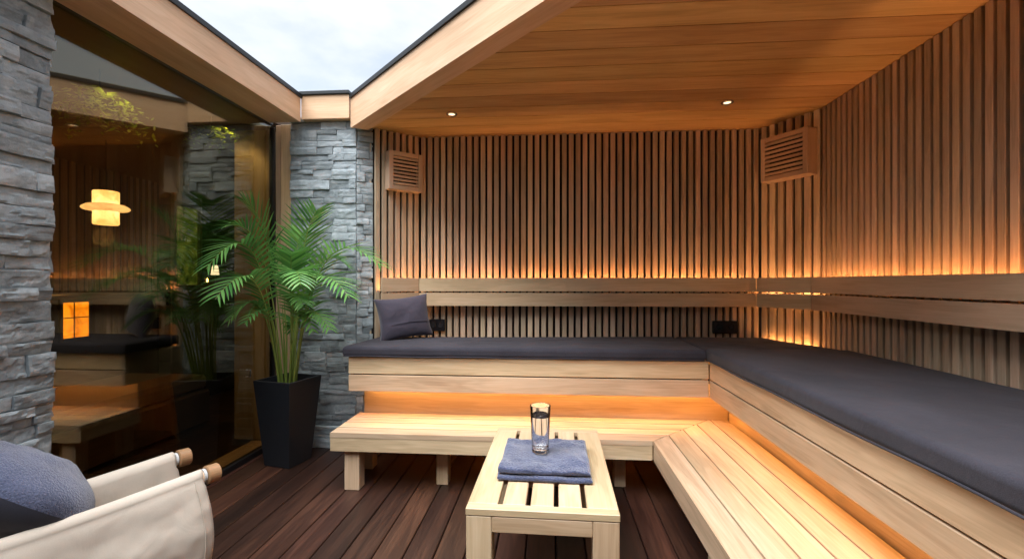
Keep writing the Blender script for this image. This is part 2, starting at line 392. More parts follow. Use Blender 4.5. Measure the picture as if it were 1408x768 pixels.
# timber post beside it
m=MB(); m.box((-2.083,YC+.045,1.275),(.086,.09,2.55),ax=2); m.box((-2.152,YC+.06,1.275),(.048,.09,2.55),ax=2)
tag(m.build('timber_post',M_BEAM,loc=(-2.11,YC+.05,0)),'pale upright timber post between glass wall and far stone pillar','post')

# ------------------------------------------------------------------ roof beams with flashing
def prism_beam(name,pts,z0,z1,gd,label,fl,flz=(0,.03)):
    cx=sum(p[0] for p in pts)/len(pts);cy=sum(p[1] for p in pts)/len(pts)
    t=thing(name,label,'beam',(cx,cy,z0))
    m=MB(); m.prism(pts,z0,z1,gd,ch=.004); m.build('timber',M_BEAM,t)
    f=MB(); f.prism(fl,z1+flz[0],z1+flz[1],gd,ch=.004); f.build('flashing',M_METAL,t)
    return t
prism_beam('roof_beam',[(-1.92,-1.6),(-1.92,3.4665),(-2.17,3.4665),(-2.17,-1.6)],2.54,2.725,(0,1),'long pale roof beam over the glass wall',
           [(-1.908,-1.6),(-1.908,3.48),(-2.3,3.48),(-2.3,-1.6)])
prism_beam('roof_beam',[(-1.917,3.47),(-1.535,3.47),(-1.535,3.68),(-1.917,3.68)],2.562,2.747,(1,0),'short roof beam spanning the top of the far stone pillar',
           [(-1.93,3.455),(-1.53,3.455),(-1.53,3.8),(-1.93,3.8)])
d=.112/math.sqrt(2)
A=(-1.526,3.479);B=(3.2,-1.247)
prism_beam('roof_beam',[A,B,(B[0]+d,B[1]+d),(A[0]+d+.03,A[1]+d-.03+.02)],2.49,2.715,(1,-1),'broad diagonal roof beam crossing from the far pillar over the ceiling edge',
           [(A[0]-.012,A[1]-.005),(B[0]-.01,B[1]-.01),(B[0]+.3,B[1]+.3),(A[0]+.3,A[1]+.3)])

m=MB(); m.prism([(-2.4,-1.8),(2.27,-1.8),(2.27,-.3),(-2.4,-.3)],2.77,2.9,(1,0)); tag(m.build('sky_blocker',M_BEAM,loc=(-.7,-.7,2.775)),'unseen flat slab added over the near end of the courtyard to block sky light','sky_blocker')  # unseen slab added to cut sky light on surfaces facing the viewer
# ------------------------------------------------------------------ glass wall
t=thing('glass_wall','full-height dark tinted glass wall between the two stone pillars','glass wall',(GX,2.3,0))
m=MB(); m.box((GX,1.9,1.29),(.012,3.26,2.5),ch=.001); m.build('glass_pane',M_GLASSP,t)
m=MB(); m.box((GX,1.8,2.555),(.05,3.44,.03),ch=.002); m.build('top_track',M_BLACK,t)
m=MB(); m.box((GX,1.9,.02),(.05,3.26,.04),ch=.002); m.build('bottom_track',M_BLACK,t)
m=MB(); m.box((GX+.002,3.545,1.28),(.044,.024,2.5),ch=.002); m.build('side_frame',M_BLACK,t)
m=MB(); m.tube([(GX+.02,3.2,.62),(GX+.05,3.2,.62),(GX+.05,3.2,.67),(GX+.02,3.2,.67)],.006,8); m.build('lock',M_CHROME,t,smooth=True)

m=MB(); m.box((-2.39,3.62,1.28),(.32,.06,2.5),ax=2); tag(m.build('post_reflection',M_BEAM,loc=(-2.39,3.62,0)),'pale board added inside the far end of the tinted glass as the reflection of the post','reflection_board')  # board added in place of the post's mirror image in the glass
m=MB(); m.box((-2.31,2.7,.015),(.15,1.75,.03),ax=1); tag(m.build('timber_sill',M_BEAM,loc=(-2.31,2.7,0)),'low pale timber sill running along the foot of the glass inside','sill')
# ------------------------------------------------------------------ benches
FZ=.37; FF=2.79; RB=3.25; FX=.61; RXR=1.21; UF=3.09; UX=1.03; YN=-1.45
mid=lambda y:(y-FF)+FX   # mitre x for given y
t=thing('foot_bench','low pale wooden step bench in front of the back bench, on short legs','bench',(-.4,3.0,0))
s=MB(); n=4; w=(RB-FF)/n
for i in range(n):
    y0=FF+i*w; y1=y0+w-.012
    s.prism([(-1.357,y0),(mid(y0)-.004,y0),(mid(y1)-.004,y1),(-1.357,y1)],FZ-.03,FZ,(1,0),ch=.003)
s.build('seat_slats',M_BENCH,t)
s=MB(); s.prism([(-1.34,FF+.03),(mid(FF+.03)-.01,FF+.03),(mid(RB)-.02,RB-.003),(-1.34,RB-.003)],FZ-.046,FZ-.034,(1,0)); s.build('gap_shade_sheet',M_BACK,t)  # dark sheet added underneath so the slat gaps read as shade
s=MB(); s.prism([(-1.355,FF+.002),(FX-.006,FF+.002),(FX+.02,FF+.028),(-1.355,FF+.028)],FZ-.115,FZ-.0305,(1,0)); s.box((-1.343,FF+.245,FZ-.073),(.024,.43,.083),ax=1); s.build('front_board',M_BENCH,t)
for(x,y,w_) in((-1.232,2.87,.095),(-.685,2.99,.075),(-1.26,3.2,.07),(-.1,2.99,.07),(.45,3.05,.07)):
    s=MB(); s.box((x,y,(FZ-.116)/2),(w_,.09,FZ-.116),ax=2); s.build('leg',M_BENCH,t)

t=thing('foot_bench','low pale wooden step bench running toward the viewer on the right','bench',(.9,1.3,0))
s=MB(); n=5; w=(RXR-FX)/n
for i in range(n):
    x0=FX+i*w; x1=x0+w-.009; ye=lambda x:min(FF+(x-FX),RB-.004)-.001
    pts=[(x0,YN),(x0,ye(x0)),(x1,ye(x1)),(x1,YN)]
    if x0<1.07<x1: pts=[(x0,YN),(x0,ye(x0)),(1.07,RB-.005),(x1,RB-.005),(x1,YN)]
    s.prism(pts,FZ-.03,FZ,(0,1),ch=.003)
s.build('seat_slats',M_BENCH,t)
s=MB(); s.prism([(FX+.03,YN),(FX+.03,FF+.02),(1.08,RB-.012),(RXR-.003,RB-.012),(RXR-.003,YN)],FZ-.046,FZ-.034,(0,1)); s.build('gap_shade_sheet',M_BACK,t)  # same dark sheet, giving shade to the gaps of the right bench
s=MB(); s.prism([(FX+.002,YN),(FX+.002,FF-.003),(FX+.028,FF+.024),(FX+.028,YN)],FZ-.115,FZ-.0305,(0,1)); s.build('front_board',M_BENCH,t)
for y in (2.2,1.1,0.0):
    s=MB(); s.box((.78,y,(FZ-.116)/2),(.08,.08,FZ-.116),ax=2); s.build('leg',M_BENCH,t)

# upper back bench
t=thing('sauna_bench','high back bench with two pale front boards and orange light beneath','bench',(-.1,3.45,0))
for z0,z1 in ((.557,.668),(.676,.79)):
    s=MB(); s.box(((-1.371+UX-.004)/2,UF+.014,(z0+z1)/2),(UX-.004+1.371,.028,z1-z0),ch=.003); s.build('front_board',M_BENCH,t)
s=MB(); s.box(((-1.371+1.0)/2,UF+.05,.67),(2.36,.03,.22)); s.build('sub_board',M_BACK,t)
s=MB(); s.box((-.06,RB+.012,.475),(2.53,.024,.27),ax=0); s.build('riser_panel',M_BENCH,t)
s=MB(); s.box((-1.362,3.36,.67),(.02,.48,.22),ax=1); s.build('end_board',M_BENCH,t)
s=MB(); s.prism([(-1.369,3.145),(1.0,3.145),(1.0,3.8),(-1.1,3.8),(-1.369,3.55)],.758,.786,(1,0)); s.build('seat_board',M_BENCH,t)
s=MB(); s.box((-.12,RB-.03,.612),(2.3,.015,.012),ch=.001); s.build('led_strip',emis('warm_led_back',(1,.42,.10),23),t)
s=MB(); s.box((-1.24,3.655,.80),(.2,.012,.01),math.radians(42),ch=.001); s.build('led_strip',M_LEDC,t)
# upper right bench
t=thing('sauna_bench','high right-hand bench with two pale front boards nearest the viewer','bench',(1.4,1.3,0))
for z0,z1 in ((.557,.668),(.676,.79)):
    s=MB(); s.box((UX+.014,(YN+UF)/2,(z0+z1)/2),(.028,UF-YN,z1-z0),ax=1,ch=.003); s.build('front_board',M_BENCH,t)
s=MB(); s.box((UX+.05,.83,.67),(.03,4.5,.22)); s.build('sub_board',M_BACK,t)
s=MB(); s.box((RXR+.012,(YN+RB)/2,.475),(.024,RB-YN,.27),ax=1); s.build('riser_panel',M_BENCH,t)
s=MB(); s.prism([(UX+.067,YN),(UX+.067,3.1),(1.05,3.2),(1.05,3.8),(1.6,3.8),(1.87,3.4),(1.87,YN)],.758,.786,(0,1)); s.build('seat_board',M_BENCH,t)
s=MB(); s.box((RXR-.035,.9,.612),(.015,4.5,.012),ch=.001); s.build('led_strip',M_LED,t)
s=MB(); s.box((1.758,3.612,.83),(.40,.014,.01),math.atan2(-.41,.235),ch=.001); s.build('led_strip',M_LEDC,t)

# backrest rails
def backrest(p0,p1,label,e0=0,e1=0,led=True):
    a=Vector(p0);b=Vector(p1);u=(b-a).normalized();n=Vector((u.y,-u.x)); c=(a+b)/2
    t=thing('backrest',label,'backrest',(c.x,c.y,1.1))
    th=.028
    for z0,z1 in((1.11,1.216),(1.228,1.336)):
        m=MB(); m.prism([tuple(a),tuple(b),tuple(b-n*th+u*e1),tuple(a-n*th-u*e0)],z0,z1,tuple(u),ch=.0025)
        m.build('rail',M_RAIL,t)
    if led:
        m=MB(); q=c-n*(th+.03); m.box((q.x,q.y,1.245),((b-a).length-.04,.01,.008),math.atan2(u.y,u.x),ch=.001); m.build('led_strip',M_LEDW,t)
        m=MB(); q=c-n*(th+.036); m.box((q.x,q.y,1.236),((b-a).length-(.03 if led!=2 else .3),.069,.008),math.atan2(u.y,u.x),ch=.001); m.build('led_baffle',M_RAIL,t)  # hidden shelf added to keep strip light from leaking down behind the rails
    for k in (.15,.5,.85):
        m=MB(); q=a+(b-a)*k-n*(th+.028); m.box((q.x,q.y,1.165),(.03,.05,.1),math.atan2(u.y,u.x)); m.build('bracket',M_BACK,t)
backrest((-1.058,3.73),(1.592,3.73),'two pale backrest rails along the back wall')
backrest((1.595,3.729),(1.80,3.365),'short backrest rails on the angled right corner wall',.0,.0,2)
backrest((1.80,3.362),(1.80,YN),'long backrest rails along the right wall')
backrest((-1.285,3.503),(-1.060,3.729),'short backrest rails above the dark scatter pillow')

# cushions
def slab(mb,pts,z0,z1,r=.025,wob=.009,nseg=26,seed=1):
    """soft cushion with rounded rim from a quad footprint: bottom-left, bottom-right, top-right, top-left"""
    A,B,C,D=[Vector((*p,0)) for p in pts]; nu=120; nv=40
    def P(s,t): return (A*(1-s)+B*s)*(1-t)+(D*(1-s)+C*s)*t
    lu=(B-A).length; lv=(D-A).length; cen=P(.5,.5)
    def prof(d): # inset -> height fraction round
        if d>=r: return 1.
        return math.sqrt(max(0,1-((r-d)/r)**2))
    H=(z1-z0)/2; zm=(z0+z1)/2
    def remap(s,L):
        # denser near rims
        k=.12; 
        e=r*1.2/L
        if s<k: return e*(s/k)**2*1. if False else e*(1-math.cos(s/k*math.pi/2))
        if s>1-k: return 1-e*(1-math.cos((1-s)/k*math.pi/2))
        return e+(s-k)/(1-2*k)*(1-2*e)
    for sg in(1,-1):
        def fn(s,t):
            s2=remap(s,lu);t2=remap(t,lv); p=P(s2,t2); d=min(s2*lu,(1-s2)*lu,t2*lv,(1-t2)*lv)
            h=prof(d); q=noise.fractal(Vector((p.x*3.2,p.y*4.5,seed)),1.,2.,3)*wob*min(1,d/.06)
            z=zm+sg*(H-r)*1.+sg*r*h + (q if sg>0 else 0)
            return p+Vector((0,0,z))
        mb.grid(fn,nu,nv,flip=(sg<0))
    # side band
    k=200; loop=[]
    def edge(i):
        f=i/k*4; e=int(f)%4; f-=int(f); c=[A,B,C,D,A]; return c[e]*(1-f)+c[e+1]*f
    mb.grid(lambda s,t:edge(s*k)+Vector((0,0,zm-(H-r)+(2*(H-r))*t)),k,2)
c=MB(); slab(c,[(-1.40,3.065),(1.0,3.065),(1.0,3.818),(-1.36,3.62)],.792,.868)
o=c.build('seat_cushion',M_CUSH,loc=(-.2,3.4,.79),smooth=True)
tag(o,'long grey padded seat cushion on the back bench','cushion')
m=MB(); m.tube([(-1.398,3.30,.80),(-1.398,3.075,.80),(-1.36,3.063,.80)]+[(x/10,3.063+.002*math.sin(x*1.3),.80+.002*math.sin(x*.9)) for x in range(-13,10)]+[(.99,3.063,.80)],.004,8); m.build('piping',M_CUSH,o,smooth=True)
# front-left corner lobe so that the end follows the short angled wall
c=MB(); slab(c,[(1.01,-1.4),(1.888,-1.4),(1.888,3.1),(1.01,3.1)],.792,.876,seed=4)
o=c.build('seat_cushion',M_CUSH,loc=(1.45,1,.79),smooth=True)
m=MB(); m.tube([(1.2,3.102,.80),(1.02,3.102,.80)]+[(1.008+.002*math.sin(k*1.1),3.09-k*.1,.80+.0025*math.sin(k*.8)) for k in range(45)],.004,8); m.build('piping',M_CUSH,o,smooth=True)
tag(o,'wide grey seat cushion on the right-hand bench, nearest the viewer','cushion')
c=MB(); slab(c,[(1.004,3.106),(1.888,3.106),(1.66,3.80),(1.004,3.815)],.792,.868,seed=7)
tag(c.build('seat_cushion',M_CUSH,loc=(1.4,3.4,.79),smooth=True),'grey corner cushion under the angled slats where the two benches meet','cushion')

# pillow builder
def pillow(name,mat,c,w,h,th,M,label,seed=1,seam=True,exp=2.6,rnd=0,parentless=True,mats=None,sag=0):
    mb=MB(); n=44
    for sg in(1,-1):
        def fn(s,t):
            x=2*s-1;y=2*t-1
            k=(1-abs(x)**exp)*(1-abs(y)**exp); b=max(0,k)**.5
            pinch=1-.10*(1-abs(y)**2)*abs(x)**3; pin2=1-.10*(1-abs(x)**2)*abs(y)**3
            wr=noise.fractal(Vector((x*1.8+seed,y*1.8,sg*2)),1.,2.,4)*.10*b
            cr=0
            if rnd: pinch=math.sqrt(1-rnd*y*y/2); pin2=math.sqrt(1-rnd*x*x/2)
            q=Vector((x*w/2*pinch,y*h/2*pin2,sg*th/2*(b*(1+wr))))
            return M@q+Vector(c)
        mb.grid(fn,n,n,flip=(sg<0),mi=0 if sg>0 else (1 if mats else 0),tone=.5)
    o=mb.build(name,mats or mat,smooth=True,loc=c)
    me=o.data
    import bmesh
    b=bmesh.new(); b.from_mesh(me); bmesh.ops.remove_doubles(b,verts=b.verts,dist=.0008); bmesh.ops.recalc_face_normals(b,faces=b.faces); b.to_mesh(me); b.free()
    return o
# scatter pillow: leans on the short backrest, facing right-front
def basis(xdir,ydir):
    x=Vector(xdir).normalized(); y=Vector(ydir); y=(y-x*y.dot(x)).normalized(); z=x.cross(y); return Matrix((x,y,z)).transposed()
Mp=basis((.82,.55,.10),(-.12,.15,1)); 
o=pillow('scatter_pillow',M_PILL,(-1.11,3.50,1.03),.42,.335,.14,Mp,'',seed=3); tag(o,'dark plum grey square pillow leaning in the left corner of the back bench','pillow')
def onp(x,y,off=0,w=.36,h=.33,th=.13):
    b=((1-abs(x)**2.6)*(1-abs(y)**2.6))**.5; return Mp@Vector((x*w/2,y*h/2,th/2*b+off))+Vector((-1.10,3.50,1.03))
m=MB(); 
zs=1 if (Mp@Vector((0,0,1))).y<0 else -1
def onq(x,y):
    b=((1-abs(x)**2.6)*(1-abs(y)**2.6))**.5; return Mp@Vector((x*.18,y*.165,zs*(.065*b*1.05+.001)))+Vector((-1.10,3.50,1.03))
m.tube([onq(-.9+1.8*k/24,-.32+.07*math.sin(k/24*3.1)) for k in range(25)],.0028,6)
m.build('seam',M_PILL,o,smooth=True)

# ------------------------------------------------------------------ vents, sockets, downlights
def vent(cpos,u,w,h,dp,label,nl):
    u=Vector((*u,0)).normalized(); n=Vector((u.y,-u.x,0)); c=Vector(cpos); rz=math.atan2(u.y,u.x)
    t=thing('vent_box',label,'vent',tuple(c)); R=Matrix.Rotation(rz,3,'Z')
    def bx(mb,x,y,z,sx,sy,sz,ax=0): p=c+R@Vector((x,y,z)); mb.box(tuple(p),(sx,sy,sz),rz,ax=ax,ch=.002)
    fb=.036
    m=MB()
    for sx in(-1,1): bx(m,sx*(w/2-fb/2),-dp/2-.0,0,fb,dp,h,2)
    for sz in(-1,1): bx(m,0,-dp/2+.001,sz*(h/2-fb/2),w-2*fb+.001,dp-.004,fb)
    m.build('housing',M_VENT,t)
    m=MB(); hh=h-2*fb; p=hh/nl
    for k in range(nl): bx(m,0,-dp+.012,-hh/2+p*(k+.5),w-2*fb,.016,p*.6)
    m.build('louvres',M_VENT,t)
    m=MB(); bx(m,0,-dp*.45,0,w-2*fb-.002,.01,hh); m.build('back_plate',M_BACK,t)
vent((-1.20,3.725,2.19),(.295,.255),.285,.305,.085,'slotted wooden vent box on the short angled wall at left',8)
vent((1.797,3.60,2.225),(.235,-.41),.36,.33,.11,'slotted wooden vent box in the right corner under the ceiling',8)
def socket(x,label,w):
    t=thing('wall_socket',label,'socket',(x,BY,.95))
    m=MB()
    m.box((x,BY-.012,.945),(w,.024,.1),ch=.005); m.build('plate',M_SOCK,t)
    for k in(-1,1):
        m=MB(); M=Matrix.Rotation(math.pi/2,3,'X'); m.lathe([(.0,.0),(.018,.0),(.021,.004),(.024,.004),(.024,0)],(x+k*w*.24,BY-.0245,.95),20,M=M); m.build('outlet',plain('glossy_black',(.03,.03,.033),.2),t,smooth=True)
socket(-.93,'black wall socket half hidden behind the dark pillow','%s' and .13)
socket(1.39,'black double wall socket above the corner cushion at right',.19)
def downlight(x,y,label):
    t=thing('downlight',label,'ceiling light',(x,y,ZC))
    m=MB(); m.lathe([(.024,-.001),(.027,-.004),(.036,-.005),(.041,-.002),(.041,.0015)],(x,y,ZC),28); m.build('ring',M_CHROME,t,smooth=True)
    m=MB(); m.lathe([(.0,-.0012),(.025,-.0012)],(x,y,ZC),24); m.build('lens',emis('downlight_glow',(1,.72,.42),.8),t)
    l=bpy.data.lights.new('downlight_beam','SPOT'); l.energy=DL; l.color=(1,.62,.34); l.spot_size=math.radians(75); l.spot_blend=.8; l.shadow_soft_size=.03
    lo=bpy.data.objects.new('downlight_beam',l); COL.objects.link(lo); lo.parent=t; lo.location=(0,0,-.02)
DL=3.5
downlight(-.705,3.335,'small recessed ceiling spotlight nearer the left vent')
downlight(1.206,3.267,'small recessed ceiling spotlight nearer the right corner')

# ------------------------------------------------------------------ table, towel, glass
TR=math.radians(-1.0); TC=Vector((-.019,2.225,0)); TH=.45
t=thing('slatted_table','pale wooden slatted side table holding a towel and glass','table',tuple(TC))
R=Matrix.Rotation(TR,3,'Z'); W=.575;L=.985
def tb(m,x,y,z,sx,sy,sz,ax=0,ch=.003): p=TC+R@Vector((x,y,z)); m.box(tuple(p),(sx,sy,sz),TR,ax=ax,ch=ch)
m=MB(); e=.045; fr=[.12,.0,.12]
for sg in(-1,1): tb(m,0,sg*(L/2-e/2),TH-.014,W,e,.028,0)
for sg in(-1,1): tb(m,sg*(W/2-.0585),0,TH-.014,.117,L-2*e-.001,.028,1)
iw=W-.234; 
gap=.019; sw=(iw-4*gap)/3
for k in range(3): tb(m,-iw/2+gap+sw/2+k*(sw+gap),0,TH-.014,sw,L-2*e-.001,.028,1)
m.build('tabletop',M_TABLE,t)
m=MB()
for sg in(-1,1): tb(m,0,sg*(L/2-.016),TH-.0295-.03,W-.2,.028,.06,0)
for sg in(-1,1): tb(m,sg*(W/2-.016),0,TH-.0295-.03,.028,L-.2,.06,1)
m.build('apron',M_TABLE,t)
for cy_ in(.30,-.1):
    m=MB(); tb(m,0,cy_,TH-.05,W-.06,.04,.035,0); m.build('cross_rail',M_TABLE,t)
for sx in(-1,1):
    for sy in(-1,1):
        m=MB(); tb(m,sx*(W/2-.0505),sy*(L/2-.046),(TH-.0295)/2,.097,.088,TH-.0295,2); m.build('leg',M_TABLE,t)
# towel : folded layers
m=MB(); tc=Vector((-.018,2.185,TH)); TW=.405; TL=.42
def towel(mb,zc,th,w,l,seed,roll):
    nu,nv=60,60
    def fn(s,t):
        # closed profile around the section: s around, t along x
        x=(t-.5)*w; a=s*2*math.pi
        # superellipse section in y-z
        ca,sa=math.cos(a),math.sin(a); ex=.32
        yy=math.copysign(abs(ca)**ex,ca)*l/2; zz=math.copysign(abs(sa)**.55,sa)*th/2
        endr=min(1,(min(t,1-t)*w/.012)); zz*=(.25+.75*math.sqrt(endr)) if endr<1 else 1
        q=Vector((x*7+seed,yy*7,zc*20))
        k=noise.fractal(q,1.,2.,3)
        off=.016*k*(1 if sa>-.2 else 0)*(1 if zc>.03 else .25)+(.004*math.sin(yy*24+x*7+seed) if zc>.03 and sa>0 else 0)
        xx=x+.004*noise.noise(Vector((yy*9,zc*30,seed)))*(1 if abs(t-.5)>.3 else 0)
        yy2=yy+.006*noise.noise(Vector((x*6,zc*30,seed+5)))
        fine=.0022*noise.noise(Vector((x*170,yy*170,zz*200)))
        return tc+R@Vector((xx,yy2,zc+zz+off+fine))
    mb.grid(fn,300,170,closeu=True,tone=.5)
    # ends
towel(m,.014,.03,TW,TL,1,0); towel(m,.041,.03,TW-.010,TL-.016,8,0)
o=m.build('folded_towel',M_TOWEL,smooth=True,loc=tuple(tc)); tag(o,'folded blue terry towel lying on the slatted table','towel')
# glass of water
gc=Vector((-.041,2.185,TH+.0595)); GH=.215
t=thing('drinking_glass','tall clear glass of water standing on the blue towel','glass',tuple(gc))
m=MB(); m.lathe([(0.00001,.0),(.036,.0),(.039,.003),(.0395,.02),(.0485,GH),(.0478,GH+.0015),(.046,GH),(.0375,.026),(.034,.021),(.00001,.02)],tuple(gc),48); m.build('tumbler',glassm('clear_glass',1.45),t,smooth=True,fix=True)
m=MB(); rw=lambda z:.0374+(z-.026)/(GH-.026)*(.046-.0375)+.00035
m.lathe([(.00001,.0197),(.0338,.0207),(rw(.026),.026),(rw(.165),.165),(.00001,.165)],tuple(gc),48); m.build('water',glassm('water_clear',1.33),t,smooth=True,fix=True)

# ------------------------------------------------------------------ planter and palm
PC=Vector((-1.885,3.235,0)); PR=math.radians(-13); PH=.61
t=thing('planter','tall tapered black square planter standing on the deck by the glass wall','planter',tuple(PC))
m=MB(); R2=Matrix.Rotation(PR,3,'Z')
def sq(h,z): return [PC+R2@Vector((a*h,b*h,z)) for a,b in((-1,-1),(1,-1),(1,1),(-1,1))]
hb,ht=.108,.158
V=sq(hb-.004,.0)+sq(hb,.004)+sq(ht,PH-.003)+sq(ht-.003,PH)+sq(ht-.016,PH)+sq(ht-.022,PH-.06)
F=[[3,2,1,0]]+[[r*4+i,r*4+(i+1)%4,(r+1)*4+(i+1)%4,(r+1)*4+i] for r in range(5) for i in range(4)]
m.add(V,F); m.build('pot',M_POT,t)
m=MB(); m.add(sq(ht-.022,PH-.05),[[0,1,2,3]]); m.build('soil',M_SOIL,t)
def frond(root,base,mid_,tip,seed,nl=20,ll=.2,droop=.35,start=.38):
    r=random.Random(seed); b=Vector(base);c=Vector(mid_);e=Vector(tip)
    def P(s): 
        return b*(1-s)**3+3*(b+(c-b)*.55)*s*(1-s)**2+3*c*s*s*(1-s)+e*s**3
    pts=[P(k/22) for k in range(23)]
    mb=MB(); mb.tube(pts,[.0052*(1-.82*k/22)+.0005 for k in range(23)],6,tone=r.random(),mi=1)
    for i in range(nl):
        s=start+(1-start)*(i+.5)/nl*.985; p=P(s); tg=(P(min(1,s+.01))-P(s-.01)).normalized()
        up=Vector((0,0,1)); side=tg.cross(up)
        if side.length<.1: side=Vector((1,0,0))
        side.normalize(); nn=side.cross(tg).normalized()
        u=(s-start)/(1-start); ln=ll*(.45+1.1*math.sin(math.pi*(u*.78+.16)))*.72*r.uniform(.88,1.1)
        for sg in(-1,1):
            if r.random()<.04: continue
            fw=.55+.55*u; d=(side*sg+tg*fw+nn*r.uniform(.1,.3)).normalized()
            w=.0105*r.uniform(.8,1.15); q=p.copy(); V=[];nseg=5; dirv=d.copy()
            for k in range(nseg+1):
                f=k/nseg; ww=w*(.55+.9*f if f<.35 else (1-(f-.35)/.65)**.8*.87+.0)
                wd=dirv.cross(nn).normalized()
                V+= [q+wd*ww+nn*ww*.25, q.copy()-nn*ww*.1, q-wd*ww+nn*ww*.25]
                dirv=(dirv+Vector((0,0,-droop*r.uniform(.7,1.2)/nseg*(.5+f)))).normalized(); q=q+dirv*ln/nseg
            F=[]
            for k in range(nseg):
                for h in(0,1): F.append([3*k+h,3*k+h+1,3*k+h+4,3*k+h+3])
            mb.add(V,F,tone=min(1,max(0,r.gauss(.5,.25))))
    o=mb.build('frond',[M_LEAF,M_STEM],root,smooth=True)
root=thing('areca_palm','green arching palm growing in the tall black planter','plant',(PC.x,PC.y,PH-.05))
Pz=PH-.06
def fr3(tip,rise,seed,ll=.2,droop=.35,off=(0,0),start=.4,nl=20,mf=.35):
    b=PC+Vector((off[0],off[1],Pz)); tp=Vector(tip); h=b.lerp(tp,mf); h.z=rise
    frond(root,b,h,tp,seed,ll=ll,droop=droop,start=start,nl=nl)
# main silhouette fronds (tips in metres)
fr3((-2.08,3.02,1.86),1.78,1,.25,.35,(-.02,0),.38)
fr3((-1.60,3.10,1.80),1.66,2,.25,.25,(.03,0),.38)
fr3((-2.07,2.66,1.38),1.86,3,.22,.45,(-.04,-.03),.42)
fr3((-2.11,2.88,1.66),1.80,15,.22,.4,(-.05,.02),.45)
fr3((-1.10,3.00,1.40),1.80,4,.22,.35,(.05,-.02),.42)
fr3((-1.28,2.90,1.20),1.58,5,.22,.5,(.06,-.04),.42)
fr3((-1.98,2.62,1.20),1.58,6,.22,.5,(-.03,-.06),.42)
fr3((-1.55,2.80,1.28),1.58,7,.2,.45,(.04,-.05),.42)
fr3((-1.86,3.38,1.66),1.70,10,.2,.3,(0,.04),.42)
fr3((-1.48,3.32,1.42),1.66,9,.2,.4,(.04,.03),.42)
fr3((-2.10,2.90,1.04),1.36,13,.15,.5,(-.05,-.03),.5,18)
fr3((-1.74,3.02,1.50),1.5,17,.17,.35,(.02,0),.5)
fr3((-1.46,3.00,.98),1.28,22,.14,.5,(.06,-.03),.52,16)
fr3((-1.62,2.96,1.14),1.36,14,.15,.5,(.03,-.04),.48,18)
for k in range(0,9,2):
    a_=k*.7+.3; rr_=random.Random(k+40); rad_=rr_.uniform(.2,.4)
    fr3((max(-2.1,-1.87+rad_*math.cos(a_)),3.1+.7*rad_*math.sin(a_),rr_.uniform(.92,1.2)),rr_.uniform(1.15,1.35),60+k,.11,.5,(.05*math.cos(a_),.05*math.sin(a_)),.5,11)
# bare canes
m=MB()
for k in range(5):
    a=RND.uniform(0,6.28); r0=RND.uniform(.01,.06); b=PC+Vector((r0*math.cos(a),r0*math.sin(a),Pz)); e=b+Vector((r0*1.1*math.cos(a),r0*1.1*math.sin(a),RND.uniform(.5,.72)))
    mm=b.lerp(e,.5)+Vector((RND.uniform(-.01,.01),RND.uniform(-.01,.01),0)); m.tube([b,b.lerp(mm,.5),mm,mm.lerp(e,.5),e],[.0075,.007,.006,.0045,.002],7)
m.build('stems',M_STEM,root,smooth=True)

# ------------------------------------------------------------------ armchair and blue cushion
E1=Vector((-1.43,1.81,.5)); E2=Vector((-1.69,1.97,.5)); dr=Vector((.47,.88,-.02)).normalized(); LB=.78
nrm=Vector((dr.y,-dr.x,0)).normalized()      # outward on the near (right) side
t=thing('sling_armchair','low cream canvas sling armchair with tan leather arm ends at lower left','armchair',tuple((E1+E2)/2-Vector((0,0,.5))-dr*.3))
def arm(E,out,seed,drop_out,drop_in,bulge):
    mb=MB(); r=.031
    sec=[]  # (n offset, z offset) from inside bottom over the rail to outside bottom
    K=10
    for k in range(8): f=k/8; sec.append((-r-.012*math.sin(f*3.1),-drop_in*(1-f)))
    for k in range(K+1): a=math.pi*(1-k/K); sec.append((r*math.cos(a),r*math.sin(a)))
    for k in range(1,19): f=k/18; sec.append((r+bulge*math.sin(f*math.pi*.85)**.8,-drop_out*f))
    n=len(sec)-1
    def fn(s,tt):
        i=min(int(tt*n+.0001),n-1); f=tt*n-i; a=sec[i];b=sec[i+1]; o_=a[0]*(1-f)+b[0]*f; z=a[1]*(1-f)+b[1]*f
        L=s*LB
        base=E-dr*L; w=noise.fractal(Vector((L*4+seed,tt*3,seed)),1.,2.,4)
        wob=.015*w*(min(1,abs(z)/.08) if z<0 else .15)
        frontcurl=math.exp(-L/.03)
        dd=0
        if z<-.03: dd=.02*math.sin(min(1,-z/drop_out if drop_out else 0)*math.pi)*math.exp(-L/.1)   # front edge bellies forward
        zs=z*(1-.0*s); zsag=-.012*math.sin(s*math.pi)
        p=base+nrm*out*(o_*(1-.25*frontcurl)+wob)+dr*dd+Vector((0,0,zs+zsag+ (s*LB)*-.05))
        return p
    mb.grid(fn,80,80)
    return mb,fn
m,f1=arm(E1,1,3,.42,.22,.055); o=m.build('arm_sling',M_CANVAS,t,smooth=True); md=o.modifiers.new('so','SOLIDIFY'); md.thickness=.006
m,f2=arm(E2,-1,9,.36,.26,.03); o=m.build('arm_sling',M_CANVAS,t,smooth=True); md=o.modifiers.new('so','SOLIDIFY'); md.thickness=.006
m=MB(); m.tube([f1(.045,.5+.5*k/30)+nrm*.004 for k in range(31)],.0022,5); m.build('hem_stitch',M_CANVAS,t,smooth=True)
